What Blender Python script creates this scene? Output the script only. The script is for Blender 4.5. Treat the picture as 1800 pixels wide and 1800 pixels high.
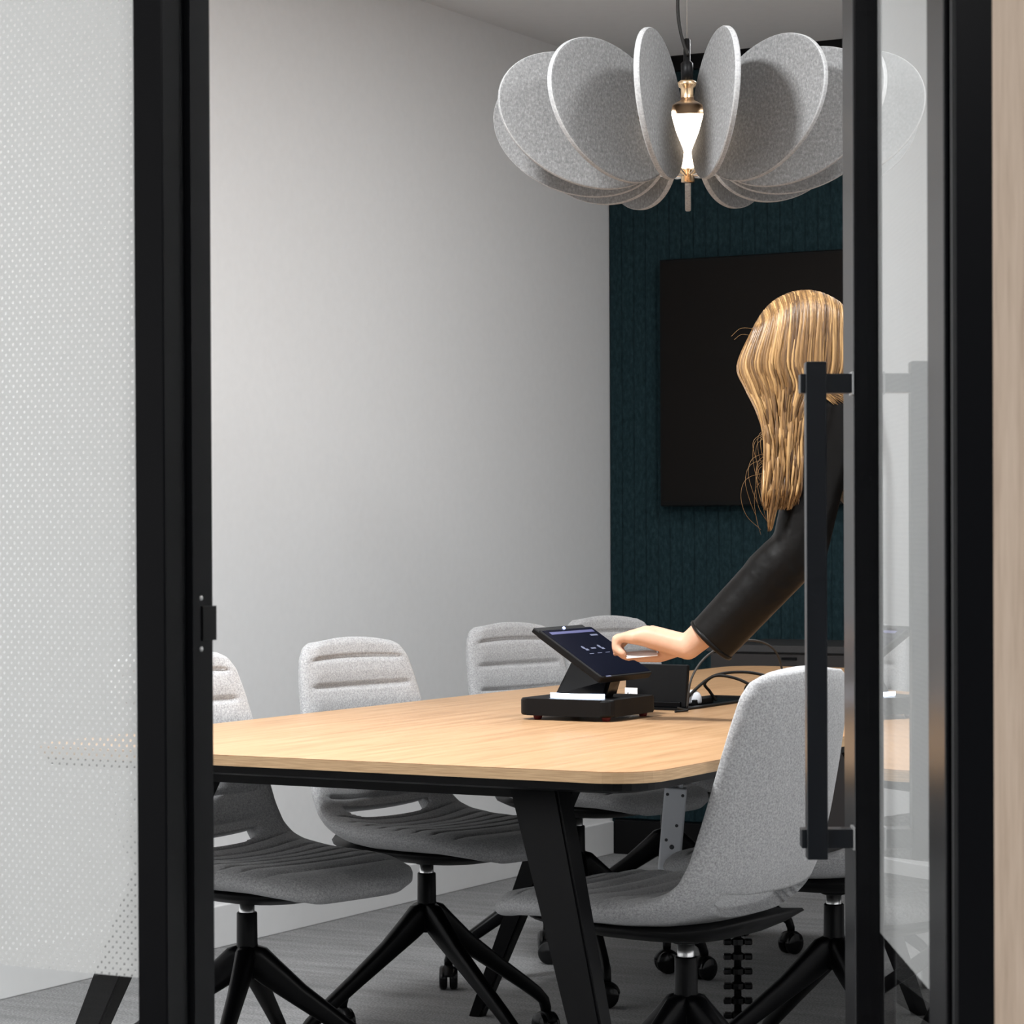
import bpy, bmesh, math, random
from mathutils import Vector, Matrix

for o in list(bpy.data.objects):
    bpy.data.objects.remove(o, do_unlink=True)
SC = bpy.context.scene
C = SC.collection
random.seed(7)
R = math.radians

# ------------------------------------------------------------------ camera
CAM_H = 1.10
yaw, pit, rol = 0.50876, -0.01067, -0.00439
F_ = Vector((-math.sin(yaw) * math.cos(pit), math.cos(yaw) * math.cos(pit), math.sin(pit)))
R0 = Vector((math.cos(yaw), math.sin(yaw), 0))
U0 = R0.cross(F_)
R_ = R0 * math.cos(rol) + U0 * math.sin(rol)
U_ = -R0 * math.sin(rol) + U0 * math.cos(rol)
cd = bpy.data.cameras.new('camera')
cam = bpy.data.objects.new('camera', cd)
C.objects.link(cam)
m = Matrix.Identity(4)
for i, v in enumerate((R_, U_, -F_)):
    m[0][i], m[1][i], m[2][i] = v
m.translation = Vector((0, 0, CAM_H))
cam.matrix_world = m
cd.sensor_width = 36
cd.lens = 36 * 4639.75 / 1800
cd.shift_y = (985.56 - 900) / 1800
cd.clip_start = 0.05
cd.dof.use_dof = True
cd.dof.focus_distance = 5.0
cd.dof.aperture_fstop = 22
SC.camera = cam

# ------------------------------------------------------------------ world, exposure
w = bpy.data.worlds.new('world')
SC.world = w
w.use_nodes = True
w.node_tree.nodes['Background'].inputs[0].default_value = (0.90, 0.95, 1.0, 1)
w.node_tree.nodes['Background'].inputs[1].default_value = 0.22
vs = SC.view_settings
vs.view_transform = 'Standard'
vs.look = 'None'
vs.gamma = 1
vs.use_curve_mapping = False
vs.exposure = 0.0

# ceiling lights of the meeting room, and added fill lights in the corridor (their fittings are built further down)
ROOM_LIGHTS = [(-2.55, 3.40, 104), (-1.30, 4.40, 22), (-2.35, 6.30, 22)]
CORRIDOR_FILL = [(-2.2, -0.30, 76), (0.7, -0.30, 60)]  # unseen lamps, added to brighten the oak panel and the film
CEIL = 2.70


def area(name, loc, size, power, col=(1, 1, 1)):
    l = bpy.data.lights.new(name, 'AREA')
    l.shape = 'SQUARE'
    l.size = size
    l.energy = power
    l.color = col
    o = bpy.data.objects.new(name, l)
    o.location = loc
    C.objects.link(o)
    return o


for (x, y, p) in ROOM_LIGHTS:
    area('ceiling_light_source', (x, y, CEIL - 0.03), 0.34, p, (0.965, 0.985, 1.0))
for (x, y, p) in CORRIDOR_FILL:
    area('corridor_fill_source', (x, y, CEIL - 0.03), 0.5, p, (1.0, 0.98, 0.96))


# ------------------------------------------------------------------ materials
MATS = {}


def mat(name, col, rough=0.5, metal=0.0, spec=0.5, coat=0.0):
    mt = bpy.data.materials.new(name)
    mt.use_nodes = True
    b = mt.node_tree.nodes['Principled BSDF']
    b.inputs['Base Color'].default_value = (*col, 1)
    b.inputs['Roughness'].default_value = rough
    b.inputs['Metallic'].default_value = metal
    b.inputs['Specular IOR Level'].default_value = spec
    b.inputs['Coat Weight'].default_value = coat
    MATS[name] = mt
    return mt


def N(mt, kind, **kw):
    n = mt.node_tree.nodes.new(kind)
    for k, v in kw.items():
        if k.startswith('i_'):
            n.inputs[k[2:].replace('_', ' ')].default_value = v
        else:
            setattr(n, k, v)
    return n


def L(mt, a, b):
    mt.node_tree.links.new(a, b)


def ramp(mt, fac, stops):
    r = N(mt, 'ShaderNodeValToRGB')
    e = r.color_ramp.elements
    while len(e) < len(stops):
        e.new(0.5)
    for k, (p, c) in enumerate(stops):
        e[k].position = p
        e[k].color = (*c, 1)
    L(mt, fac, r.inputs[0])
    return r.outputs[0]


def noise_mat(name, stops, scale, rough=0.6, vec_scale=(1, 1, 1), detail=4, bump=0.0, bump_dist=0.002, spec=0.4,
              second=None, rough_noise=0.5, sheen=0.0, world=False):
    """colour from a noise in object space, stretched by vec_scale; second = (scale, vec_scale, amount)"""
    mt = mat(name, stops[0][1], rough, 0, spec)
    b = mt.node_tree.nodes['Principled BSDF']
    b.inputs['Sheen Weight'].default_value = sheen
    tc = N(mt, 'ShaderNodeTexCoord')
    mp = N(mt, 'ShaderNodeMapping')
    mp.inputs['Scale'].default_value = vec_scale
    if world:
        L(mt, N(mt, 'ShaderNodeNewGeometry').outputs['Position'], mp.inputs[0])
    else:
        L(mt, tc.outputs['Object'], mp.inputs[0])
    nz = N(mt, 'ShaderNodeTexNoise')
    nz.inputs['Scale'].default_value = scale
    nz.inputs['Detail'].default_value = detail
    nz.inputs['Roughness'].default_value = rough_noise
    L(mt, mp.outputs[0], nz.inputs['Vector'])
    fac = nz.outputs['Fac']
    if second:
        mp2 = N(mt, 'ShaderNodeMapping')
        mp2.inputs['Scale'].default_value = second[1]
        L(mt, tc.outputs['Object'], mp2.inputs[0])
        n2 = N(mt, 'ShaderNodeTexNoise')
        n2.inputs['Scale'].default_value = second[0]
        n2.inputs['Detail'].default_value = 3
        L(mt, mp2.outputs[0], n2.inputs['Vector'])
        mx = N(mt, 'ShaderNodeMix')
        mx.inputs[0].default_value = second[2]
        L(mt, fac, mx.inputs[2])
        L(mt, n2.outputs['Fac'], mx.inputs[3])
        fac = mx.outputs[0]
    L(mt, ramp(mt, fac, stops), b.inputs['Base Color'])
    if bump:
        bp = N(mt, 'ShaderNodeBump')
        bp.inputs['Strength'].default_value = bump
        bp.inputs['Distance'].default_value = bump_dist
        L(mt, fac, bp.inputs['Height'])
        L(mt, bp.outputs[0], b.inputs['Normal'])
    return mt


noise_mat('wall_paint', [(0.3, (.81, .81, .81)), (0.7, (.83, .83, .83))], 40, 0.85, spec=0.2)
noise_mat('ceiling_paint', [(0.3, (.83, .83, .83)), (0.7, (.85, .85, .85))], 30, 0.9, spec=0.2)
noise_mat('baseboard_paint', [(0.3, (.70, .70, .70)), (0.7, (.72, .72, .72))], 20, 0.5, spec=0.3)
noise_mat('carpet', [(0.28, (.105, .105, .107)), (0.5, (.225, .225, .227)), (0.74, (.39, .39, .39))], 190, 0.95,
          vec_scale=(1, 1, 1), detail=3, bump=0.5, bump_dist=0.003, spec=0.1, second=(3.0, (1.0, 7, 1), 0.30))
noise_mat('table_oak', [(0.28, (.31, .172, .082)), (0.5, (.430, .256, .134)), (0.72, (.505, .322, .180))], 5, 0.36,
          vec_scale=(9, 0.55, 9), detail=5, bump=0.02, spec=0.3, second=(60, (6, 0.35, 6), 0.3))
noise_mat('table_edge_ply', [(0.3, (.40, .25, .13)), (0.7, (.62, .42, .24))], 30, 0.45, vec_scale=(0.6, 0.6, 22), detail=3)
noise_mat('panel_oak', [(0.28, (.42, .32, .245)), (0.5, (.55, .435, .340)), (0.72, (.63, .510, .41))], 9, 0.5,
          vec_scale=(14, 14, 0.55), detail=5, bump=0.04, second=(40, (10, 10, 0.5), 0.4))
noise_mat('grey_fabric', [(0.25, (.16, .16, .163)), (0.5, (.355, .355, .36)), (0.75, (.57, .57, .57))], 300, 0.95,
          detail=3, bump=0.5, bump_dist=0.002, spec=0.1, second=(900, (1, 1, 1), 0.4), sheen=0.25)
noise_mat('petal_felt', [(0.25, (.105, .105, .106)), (0.5, (.205, .205, .205)), (0.75, (.35, .35, .35))], 150, 0.97,
          detail=5, bump=0.35, bump_dist=0.002, spec=0.05, second=(420, (1, 1, 0.4), 0.35), rough_noise=0.65)
noise_mat('petal_edge_felt', [(0.25, (.26, .26, .26)), (0.75, (.42, .42, .42))], 200, 0.97, detail=4, spec=0.05)
noise_mat('teal_felt', [(0.25, (.0080, .0170, .0205)), (0.5, (.0145, .0300, .0355)), (0.75, (.026, .051, .059))], 90, 0.97,
          world=True, detail=5, bump=0.4, bump_dist=0.003, spec=0.05, vec_scale=(1, 1, 0.5), rough_noise=0.65)
mat('black_aluminium', (.0016, .0018, .0028), 0.26, 0.0, 0.17)
mat('handle_black', (.0040, .0055, .0085), 0.30, 0.0, 0.30)
mat('black_metal', (.0016, .0016, .0021), 0.36, 0.0, 0.14)
mat('black_plastic', (.0028, .0028, .0031), 0.45, 0.0, 0.16)
mat('gloss_black_plastic', (.0025, .0025, .003), 0.18, 0.0, 0.3)
mat('chrome', (.85, .85, .85), 0.28, 1.0)
mat('steel', (.62, .62, .62), 0.3, 1.0)
mat('bronze', (.28, .19, .12), 0.35, 0.9)
mat('brass', (.80, .58, .36), 0.25, 1.0)
mat('tv_screen', (.0062, .0050, .0042), 0.30, 0.0, 0.12)
mat('tv_bezel', (.003, .003, .003), 0.35, 0.0, 0.15)
mat('white_plastic', (.66, .68, .72), 0.4, 0.0, 0.4)
mat('label_white', (.80, .80, .80), 0.6)
mat('ink', (.02, .02, .025), 0.6)
mat('red_rubber', (.16, .012, .010), 0.6)
mat('cable_black', (.008, .007, .006), 0.5, 0, 0.2)
mat('cable_grey', (.045, .040, .036), 0.5, 0, 0.25)
mat('copper', (.42, .13, .05), 0.28, 0.7)
mat('screw_hole', (.06, .062, .07), 0.6)
mat('credenza_grey', (.035, .033, .033), 0.5)
mat('credenza_front', (.022, .018, .017), 0.5)
noise_mat('black_leather', [(0.3, (.0022, .0018, .0016)), (0.7, (.0040, .0034, .0030))], 14, 0.40, detail=3, bump=0.4,
          bump_dist=0.012, spec=0.14)
noise_mat('black_cloth', [(0.3, (.008, .008, .009)), (0.7, (.014, .014, .015))], 120, 0.85, spec=0.2)
noise_mat('skin', [(0.3, (.52, .305, .205)), (0.7, (.61, .375, .26))], 18, 0.5, detail=3, spec=0.35)
MATS['skin'].node_tree.nodes['Principled BSDF'].inputs['Subsurface Weight'].default_value = 0.15
MATS['skin'].node_tree.nodes['Principled BSDF'].inputs['Subsurface Scale'].default_value = 0.01
mat('eye_white', (.7, .68, .66), 0.3)
mat('eye_iris', (.05, .04, .03), 0.2)
mat('lips', (.45, .16, .13), 0.45)
mat('glasses_frame', (.32, .32, .36), 0.3, 0.6)


def hair_mat():
    mt = mat('blonde_hair', (.5, .3, .12), 0.42, 0, 0.45)
    b = mt.node_tree.nodes['Principled BSDF']
    at = N(mt, 'ShaderNodeAttribute')
    at.attribute_name = 'lock_tone'
    tc = N(mt, 'ShaderNodeTexCoord')
    mp = N(mt, 'ShaderNodeMapping')
    mp.inputs['Scale'].default_value = (9, 9, 0.6)
    L(mt, tc.outputs['Object'], mp.inputs[0])
    nz = N(mt, 'ShaderNodeTexNoise')
    nz.inputs['Scale'].default_value = 40
    nz.inputs['Detail'].default_value = 3
    L(mt, mp.outputs[0], nz.inputs['Vector'])
    mx = N(mt, 'ShaderNodeMix')
    mx.inputs[0].default_value = 0.45
    L(mt, at.outputs['Fac'], mx.inputs[2])
    L(mt, nz.outputs['Fac'], mx.inputs[3])
    L(mt, ramp(mt, mx.outputs[0], [(0.15, (.045, .019, .006)), (0.45, (.20, .105, .036)), (0.82, (.48, .290, .120))]),
      b.inputs['Base Color'])


hair_mat()


def emit_mat(name, col, strength):
    mt = mat(name, col, 0.4)
    b = mt.node_tree.nodes['Principled BSDF']
    b.inputs['Emission Color'].default_value = (*col, 1)
    b.inputs['Emission Strength'].default_value = strength


emit_mat('bulb_glow', (1.0, .84, .66), 5.0)
emit_mat('led_strip', (.72, .82, 1.0), 9)
emit_mat('led_dot', (.5, .6, 1.0), 2.0)
emit_mat('panel_glow', (1, .99, .97), 3.0)
emit_mat('screen_bar', (.028, .03, .10), 1.0)
emit_mat('screen_icon', (.07, .08, .13), 1.0)


def screen_mat():
    mt = mat('console_screen', (.004, .0045, .010), 0.12, 0, 0.5)
    b = mt.node_tree.nodes['Principled BSDF']
    b.inputs['Emission Color'].default_value = (.0022, .0025, .0065, 1)
    b.inputs['Emission Strength'].default_value = 1.0


screen_mat()


def glass_mat():
    """architectural pane: clear straight through, mirror-like at a grazing angle"""
    mt = bpy.data.materials.new('pane_glass')
    mt.use_nodes = True
    nt = mt.node_tree
    nt.nodes.remove(nt.nodes['Principled BSDF'])
    out = nt.nodes['Material Output']
    tr = N(mt, 'ShaderNodeBsdfTransparent')
    tr.inputs[0].default_value = (.965, .97, .968, 1)
    gl = N(mt, 'ShaderNodeBsdfGlossy')
    gl.inputs['Roughness'].default_value = 0.0
    gl.inputs[0].default_value = (1, 1, 1, 1)
    fr = N(mt, 'ShaderNodeFresnel')
    fr.inputs[0].default_value = 1.5
    ge = N(mt, 'ShaderNodeNewGeometry')
    inv = N(mt, 'ShaderNodeMath', operation='SUBTRACT')
    inv.inputs[0].default_value = 1
    L(mt, ge.outputs['Backfacing'], inv.inputs[1])
    mu = N(mt, 'ShaderNodeMath', operation='MULTIPLY')
    L(mt, fr.outputs[0], mu.inputs[0])
    L(mt, inv.outputs[0], mu.inputs[1])
    mx = N(mt, 'ShaderNodeMixShader')
    L(mt, mu.outputs[0], mx.inputs[0])
    L(mt, tr.outputs[0], mx.inputs[1])
    L(mt, gl.outputs[0], mx.inputs[2])
    L(mt, mx.outputs[0], out.inputs[0])
    MATS['pane_glass'] = mt


glass_mat()


def film_mat(name, axis, white, clear):
    """white privacy film printed with a lattice of small clear dots"""
    mt = bpy.data.materials.new(name)
    mt.use_nodes = True
    nt = mt.node_tree
    nt.nodes.remove(nt.nodes['Principled BSDF'])
    out = nt.nodes['Material Output']
    tc = N(mt, 'ShaderNodeTexCoord')
    sp = N(mt, 'ShaderNodeSeparateXYZ')
    L(mt, tc.outputs['Object'], sp.inputs[0])

    def M(op, a, b=None):
        n = N(mt, 'ShaderNodeMath', operation=op)
        for k, v in enumerate((a, b)):
            if v is None:
                continue
            if isinstance(v, (int, float)):
                n.inputs[k].default_value = v
            else:
                L(mt, v, n.inputs[k])
        return n.outputs[0]

    def dist(off, pu, pv):
        fu = M('SUBTRACT', M('FRACT', M('ADD', M('DIVIDE', sp.outputs[axis], pu), 50 + off)), 0.5)
        fv = M('SUBTRACT', M('FRACT', M('ADD', M('DIVIDE', sp.outputs[2], pv), 50 + off)), 0.5)
        return M('SQRT', M('ADD', M('MULTIPLY', fu, fu), M('MULTIPLY', fv, fv)))
    big = M('MINIMUM', dist(0, .0094, .0106), dist(0.5, .0094, .0106))
    small = M('MINIMUM', dist(0.25, .0047, .0053), dist(0.75, .0047, .0053))
    dot = M('MAXIMUM', M('LESS_THAN', big, 0.118), M('LESS_THAN', small, 0.07))
    fac = M('ADD', M('MULTIPLY', dot, 0.9 - clear), clear)
    df = N(mt, 'ShaderNodeBsdfDiffuse')
    df.inputs[0].default_value = (white, white, white, 1)
    tl = N(mt, 'ShaderNodeBsdfTranslucent')
    tl.inputs[0].default_value = (white, white, white, 1)
    m1 = N(mt, 'ShaderNodeMixShader')
    m1.inputs[0].default_value = 0.3
    L(mt, df.outputs[0], m1.inputs[1])
    L(mt, tl.outputs[0], m1.inputs[2])
    tr = N(mt, 'ShaderNodeBsdfTransparent')
    m2 = N(mt, 'ShaderNodeMixShader')
    L(mt, fac, m2.inputs[0])
    L(mt, m1.outputs[0], m2.inputs[1])
    L(mt, tr.outputs[0], m2.inputs[2])
    L(mt, m2.outputs[0], out.inputs[0])
    MATS[name] = mt


film_mat('dotted_film', 0, .80, .04)


# ------------------------------------------------------------------ mesh helpers
def obj(name, bm, material, parent=None, smooth=False, loc=None, rot=None):
    me = bpy.data.meshes.new(name)
    bm.normal_update()
    bm.to_mesh(me)
    bm.free()
    o = bpy.data.objects.new(name, me)
    ml = material if isinstance(material, (list, tuple)) else [material]
    for q in ml:
        me.materials.append(MATS[q])
    if smooth:
        for p in me.polygons:
            p.use_smooth = True
    C.objects.link(o)
    if parent:
        o.parent = parent
    if loc:
        o.location = loc
    if rot:
        o.rotation_euler = rot
    return o


def tag(o, label, cat, group=None):
    o['label'] = label
    o['category'] = cat
    if group:
        o['group'] = group
    return o


def thing(name, label, cat, loc=(0, 0, 0), rotz=0, group=None):
    o = bpy.data.objects.new(name, None)
    o.empty_display_size = 0.1
    C.objects.link(o)
    o.location = loc
    o.rotation_euler = (0, 0, rotz)
    return tag(o, label, cat, group)


def structure(o):
    o['kind'] = 'structure'
    return o


def box(bm, x0, x1, y0, y1, z0, z1, bev=0.0, seg=2):
    vs_ = [bm.verts.new((x, y, z)) for z in (z0, z1) for y in (y0, y1) for x in (x0, x1)]
    f = []
    for q in ((0, 2, 3, 1), (4, 5, 7, 6), (0, 1, 5, 4), (2, 6, 7, 3), (0, 4, 6, 2), (1, 3, 7, 5)):
        f.append(bm.faces.new([vs_[k] for k in q]))
    if bev:
        es = list({e for fc in f for e in fc.edges})
        bmesh.ops.bevel(bm, geom=es, offset=bev, segments=seg, affect='EDGES', profile=0.5)
    return bm


def BX(*a, **k):
    return box(bmesh.new(), *a, **k)


def prism(bm, pts, z0, z1, bev=0.0, seg=2):
    """pts in xy, counter-clockwise"""
    lo = [bm.verts.new((x, y, z0)) for x, y in pts]
    hi = [bm.verts.new((x, y, z1)) for x, y in pts]
    n = len(pts)
    a = bm.faces.new(lo[::-1])
    b = bm.faces.new(hi)
    sides = [bm.faces.new((lo[k], lo[(k + 1) % n], hi[(k + 1) % n], hi[k])) for k in range(n)]
    if bev:
        es = list(set(a.edges) | set(b.edges))
        bmesh.ops.bevel(bm, geom=es, offset=bev, segments=seg, affect='EDGES', profile=0.5)
    return a, b, sides


def lathe(bm, prof, n=32, axis_z=True, cap=True, origin=(0, 0, 0)):
    rings = []
    ox, oy, oz = origin
    for r, z in prof:
        rings.append([bm.verts.new((ox + r * math.cos(2 * math.pi * k / n), oy + r * math.sin(2 * math.pi * k / n), oz + z))
                      for k in range(n)])
    for a, b in zip(rings, rings[1:]):
        for k in range(n):
            bm.faces.new((a[k], a[(k + 1) % n], b[(k + 1) % n], b[k]))
    if cap:
        bm.faces.new(rings[0][::-1])
        bm.faces.new(rings[-1])
    return bm


def frame_for(t):
    t = t.normalized()
    a = Vector((0, 0, 1)) if abs(t.z) < 0.9 else Vector((1, 0, 0))
    u = t.cross(a).normalized()
    return u, t.cross(u).normalized()


def tube(bm, pts, rad, n=8, cap=True, squash=1.0):
    pts = [Vector(p) for p in pts]
    rings = []
    u = v = None
    for i, p in enumerate(pts):
        t = (pts[min(i + 1, len(pts) - 1)] - pts[max(i - 1, 0)])
        if t.length < 1e-9:
            t = Vector((0, 0, 1))
        t.normalize()
        if u is None:
            u, v = frame_for(t)
        else:
            u = (u - t * u.dot(t)).normalized()
            v = t.cross(u).normalized()
        r = rad[i] if isinstance(rad, (list, tuple)) else rad
        rings.append([bm.verts.new(p + (u * math.cos(2 * math.pi * k / n) + v * math.sin(2 * math.pi * k / n) * squash) * r)
                      for k in range(n)])
    for a, b in zip(rings, rings[1:]):
        for k in range(n):
            bm.faces.new((a[k], a[(k + 1) % n], b[(k + 1) % n], b[k]))
    if cap:
        bm.faces.new(rings[0][::-1])
        bm.faces.new(rings[-1])
    return rings


def catmull(pts, per=8):
    pts = [Vector(p) for p in pts]
    P = [pts[0] * 2 - pts[1]] + pts + [pts[-1] * 2 - pts[-2]]
    out = []
    for i in range(1, len(P) - 2):
        for k in range(per):
            t = k / per
            a, b, c, d = P[i - 1], P[i], P[i + 1], P[i + 2]
            out.append(0.5 * ((2 * b) + (c - a) * t + (2 * a - 5 * b + 4 * c - d) * t * t + (3 * b - a - 3 * c + d) * t ** 3))
    out.append(pts[-1])
    return out


def interp(tab, s):
    """piecewise smooth lookup in [(s, v...)]"""
    if s <= tab[0][0]:
        return tab[0][1:]
    for a, b in zip(tab, tab[1:]):
        if s <= b[0]:
            t = (s - a[0]) / (b[0] - a[0])
            return tuple(x + (y - x) * t for x, y in zip(a[1:], b[1:]))
    return tab[-1][1:]


def rounded_rect(x0, x1, y0, y1, r, n=6):
    out = []
    for cx, cy, a in ((x1 - r, y0 + r, -90), (x1 - r, y1 - r, 0), (x0 + r, y1 - r, 90), (x0 + r, y0 + r, 180)):
        for k in range(n + 1):
            t = R(a + 90 * k / n)
            out.append((cx + r * math.cos(t), cy + r * math.sin(t)))
    return out


# ------------------------------------------------------------------ the room shell
XL, YB, XR = -4.106, 8.062, -0.60      # left wall, back wall, right wall
YF0, YF1 = 2.050, 2.132                # glazed front: outer and inner face of its frame
JX0, JX1 = -1.525, -0.741              # door opening between the two jambs

fl = obj('floor', BX(XL - .1, 3.5, -3.0, YB + .1, -0.05, 0.0), 'carpet')
structure(fl)
structure(obj('ceiling', BX(XL - .1, 3.5, -3.0, YB + .1, CEIL, CEIL + .05), 'ceiling_paint'))
structure(obj('wall_left', BX(XL - .1, XL, -3.0, YB + .1, 0, CEIL), 'wall_paint'))
structure(obj('wall_right', BX(XR, XR + .1, YF1, YB + .1, 0, CEIL), 'wall_paint'))
wb = structure(obj('wall_back', BX(XL, XR, YB, YB + .1, 0, CEIL), 'teal_felt'))

# ribbed felt covering of the back wall, one strip at a time
pitch = 0.045
bm = bmesh.new()
prism(bm, [(-.0223, 0), (-.0223, -.0130), (-.017, -.0165), (.017, -.0165), (.0223, -.0130), (.0223, 0)], 0.125, 2.648)
slat0 = None
nslat = int((XR - XL) / pitch)
for k in range(nslat):
    x = XL + .003 + pitch * (k + .5)
    if slat0 is None:
        s = obj('slat', bm, 'teal_felt', wb)
        slat0 = s
    else:
        s = slat0.copy()
        C.objects.link(s)
        s.parent = wb
    s.location = (x, YB, 0)
structure(obj('trim_1', BX(XL, XR, YB - .03, YB, 2.650, CEIL), 'black_plastic'))
structure(obj('baseboard_back', BX(XL + .014, XR, YB - .018, YB, 0, .118, bev=.003), 'black_plastic'))
structure(obj('baseboard_left', BX(XL, XL + .014, YF1, YB - .018, 0, .112, bev=.003), 'baseboard_paint'))
structure(obj('baseboard_right', BX(XR - .014, XR, YF1, YB - .018, 0, .112, bev=.003), 'baseboard_paint'))

# ---- glazed front: fixed pane with film on the left, jambs, timber panel on the right
win = structure(obj('window_1', BX(XL, JX0 - .034, 2.086, 2.096, .03, CEIL - .03), 'pane_glass'))
FILM_Z = .661
# the film is a thin printed sheet on the inside of the pane
obj('film', BX(XL, JX0 - .034, 2.0965, 2.0969, FILM_Z, CEIL - .03), 'dotted_film', win)
obj('bottom_rail', BX(XL, JX0 - .034, YF0, YF1, 0, .03), 'black_aluminium', win)
obj('top_rail', BX(XL, JX0 - .034, YF0, YF1, CEIL - .03, CEIL), 'black_aluminium', win)


def jamb(name, pts):
    b_ = bmesh.new()
    prism(b_, pts, 0, CEIL, 0)
    return structure(obj(name, b_, 'black_aluminium'))


# left jamb: front fin, shallow channel, inner stop
jx = JX0
jamb('trim_2', [(jx - .034, YF0), (jx - .0015, YF0), (jx, YF0 + .0015), (jx, YF0 + .006), (jx - .006, YF0 + .008), (jx - .006, YF0 + .044),
                (jx - .0005, YF0 + .046), (jx - .0005, YF0 + .056), (jx - .003, YF0 + .058), (jx - .003, YF1), (jx - .034, YF1)])
# right jamb
jx = JX1
jamb('trim_3', [(jx + .012, YF0), (jx + .043, YF0), (jx + .043, YF1), (jx + .002, YF1), (jx, YF1 - .002), (jx, YF0 + .020), (jx + .002, YF0 + .018),
                (jx + .010, YF0 + .012), (jx + .012, YF0 + .010)])
pan = structure(obj('wall_front', BX(JX1 + .044, 3.5, YF0 - .004, YF1, 0, CEIL), 'panel_oak'))
structure(obj('trim_4', BX(JX0, JX1, YF0, YF1, 2.55, CEIL), 'black_aluminium'))

# strike plate in the left jamb
sk = tag(obj('strike_plate', BX(JX0 - .0031, JX0 - .0015, YF1 - .018, YF1 + .005, .995, 1.029, bev=.0005), 'black_plastic'),
         'black latch strike plate on the dark door jamb', 'strike plate')
for z in (.987, 1.037):
    b_ = bmesh.new()
    lathe(b_, [(.0025, 0), (.0025, .0012), (.0012, .002)], 12)
    obj('screw', b_, 'steel', sk, True, loc=(JX0 - .003, YF1 - .020, z), rot=(0, R(90), 0))

# ---- door leaf, opened into the room
HX, HY, TH = -.771, 2.137, R(90 + 28.6)
LW = .740
door = bpy.data.objects.new('door_1', None)
C.objects.link(door)
door.location = (HX, HY, 0)
door.rotation_euler = (0, 0, TH)
structure(door)
door['label'] = 'black framed glass door standing open into the room'
T0, T1 = -.045, 0.0            # leaf body: thickness runs to local -y, outer face at y = 0
for x0, x1 in ((.0, .098), (LW - .100, LW)):
    obj('stile', BX(x0, x1, T0, T1, .012, 2.54, bev=.003), 'black_aluminium', door)
obj('bottom_rail', BX(.098, LW - .100, T0, T1, .012, .11, bev=.002), 'black_aluminium', door)
obj('top_rail', BX(.098, LW - .100, T0, T1, 2.44, 2.54, bev=.002), 'black_aluminium', door)
obj('glass_pane', BX(.090, LW - .092, -.026, -.016, .10, 2.45), 'pane_glass', door)
obj('film', BX(.099, LW - .101, -.0272, -.0268, FILM_Z, 2.44), 'dotted_film', door)
# pull handle on the stile near the free edge
hx = LW - .093
HA, HB = 1.285, .741
hd = obj('handle', BX(hx - .012, hx + .012, .0300, .0525, HB, HA, bev=.0016), 'handle_black', door)
for z in (HA - .0235, HB + .0225):
    obj('standoff', BX(hx - .006, hx + .018, -.002, .0580, z - .0105, z + .0105, bev=.001), 'handle_black', hd)
    obj('washer', BX(hx - .008, hx + .020, 0, .002, z - .0125, z + .0125), 'steel', hd)

# ---- corridor side: skirting only (its added fill lights come with the lamps)
structure(obj('baseboard_front', BX(JX1 + .044, 3.5, YF0 - .016, YF0 - .004, 0, .08), 'black_aluminium'))


# ceiling light fittings
def ceiling_fitting(x, y, s, label, group):
    t = thing('ceiling_light', label, 'ceiling light', (x, y, CEIL), 0, group)
    b_ = bmesh.new()
    h_ = s / 2
    for a in ((-h_ - .02, h_ + .02, -h_ - .02, -h_), (-h_ - .02, h_ + .02, h_, h_ + .02), (-h_ - .02, -h_, -h_, h_), (h_, h_ + .02, -h_, h_)):
        box(b_, *a, -.022, 0)
    obj('frame', b_, 'white_plastic', t)
    obj('diffuser', BX(-h_, h_, -h_, h_, -.018, -.004), 'panel_glow', t)


for (x, y, p), wh in zip(ROOM_LIGHTS, ('just inside the glass door', 'above the person at the table', 'in front of the television wall')):
    ceiling_fitting(x, y, .34, 'square white ceiling light ' + wh, 'ceiling lights in the meeting room')
for (x, y, p), wh in zip(CORRIDOR_FILL, ('outside the dotted glass', 'outside the oak panel')):  # fittings drawn around the added corridor fill
    ceiling_fitting(x, y, .5, 'large square added corridor fill light ' + wh, 'added fill lights in the corridor')

# ------------------------------------------------------------------ television, credenza
tv = thing('television', 'large black wall-mounted television on ribbed teal felt wall', 'television', (-3.157, YB - .0185, 1.186))
obj('casing', BX(-.725, .725, -.060, -.012, 0, .826, bev=.004), 'tv_bezel', tv)
obj('screen', BX(-.715, .715, -.0612, -.0602, .016, .816), 'tv_screen', tv)
obj('wall_bracket', BX(-.25, .25, -.013, 0, .25, .60), 'black_metal', tv)

cr = thing('credenza', 'low dark grey cabinet against the teal wall beneath the television', 'cabinet', (-3.52, YB - .0175, 0))
obj('body', BX(0, 2.2, -.44, 0, .06, .722), 'credenza_front', cr)
obj('top', BX(-.01, 2.21, -.46, 0, .722, .744, bev=.002), 'credenza_grey', cr)
obj('plinth', BX(.03, 2.17, -.40, -.02, 0, .06), 'black_plastic', cr)
for k in range(4):
    d_ = obj('door', BX(.006 + .55 * k, .544 + .55 * k, -.458, -.441, .068, .716, bev=.0015), 'credenza_front', cr)
    obj('handle', BX(.25 + .55 * k, .30 + .55 * k, -.464, -.4575, .700, .708), 'black_metal', d_)

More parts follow.
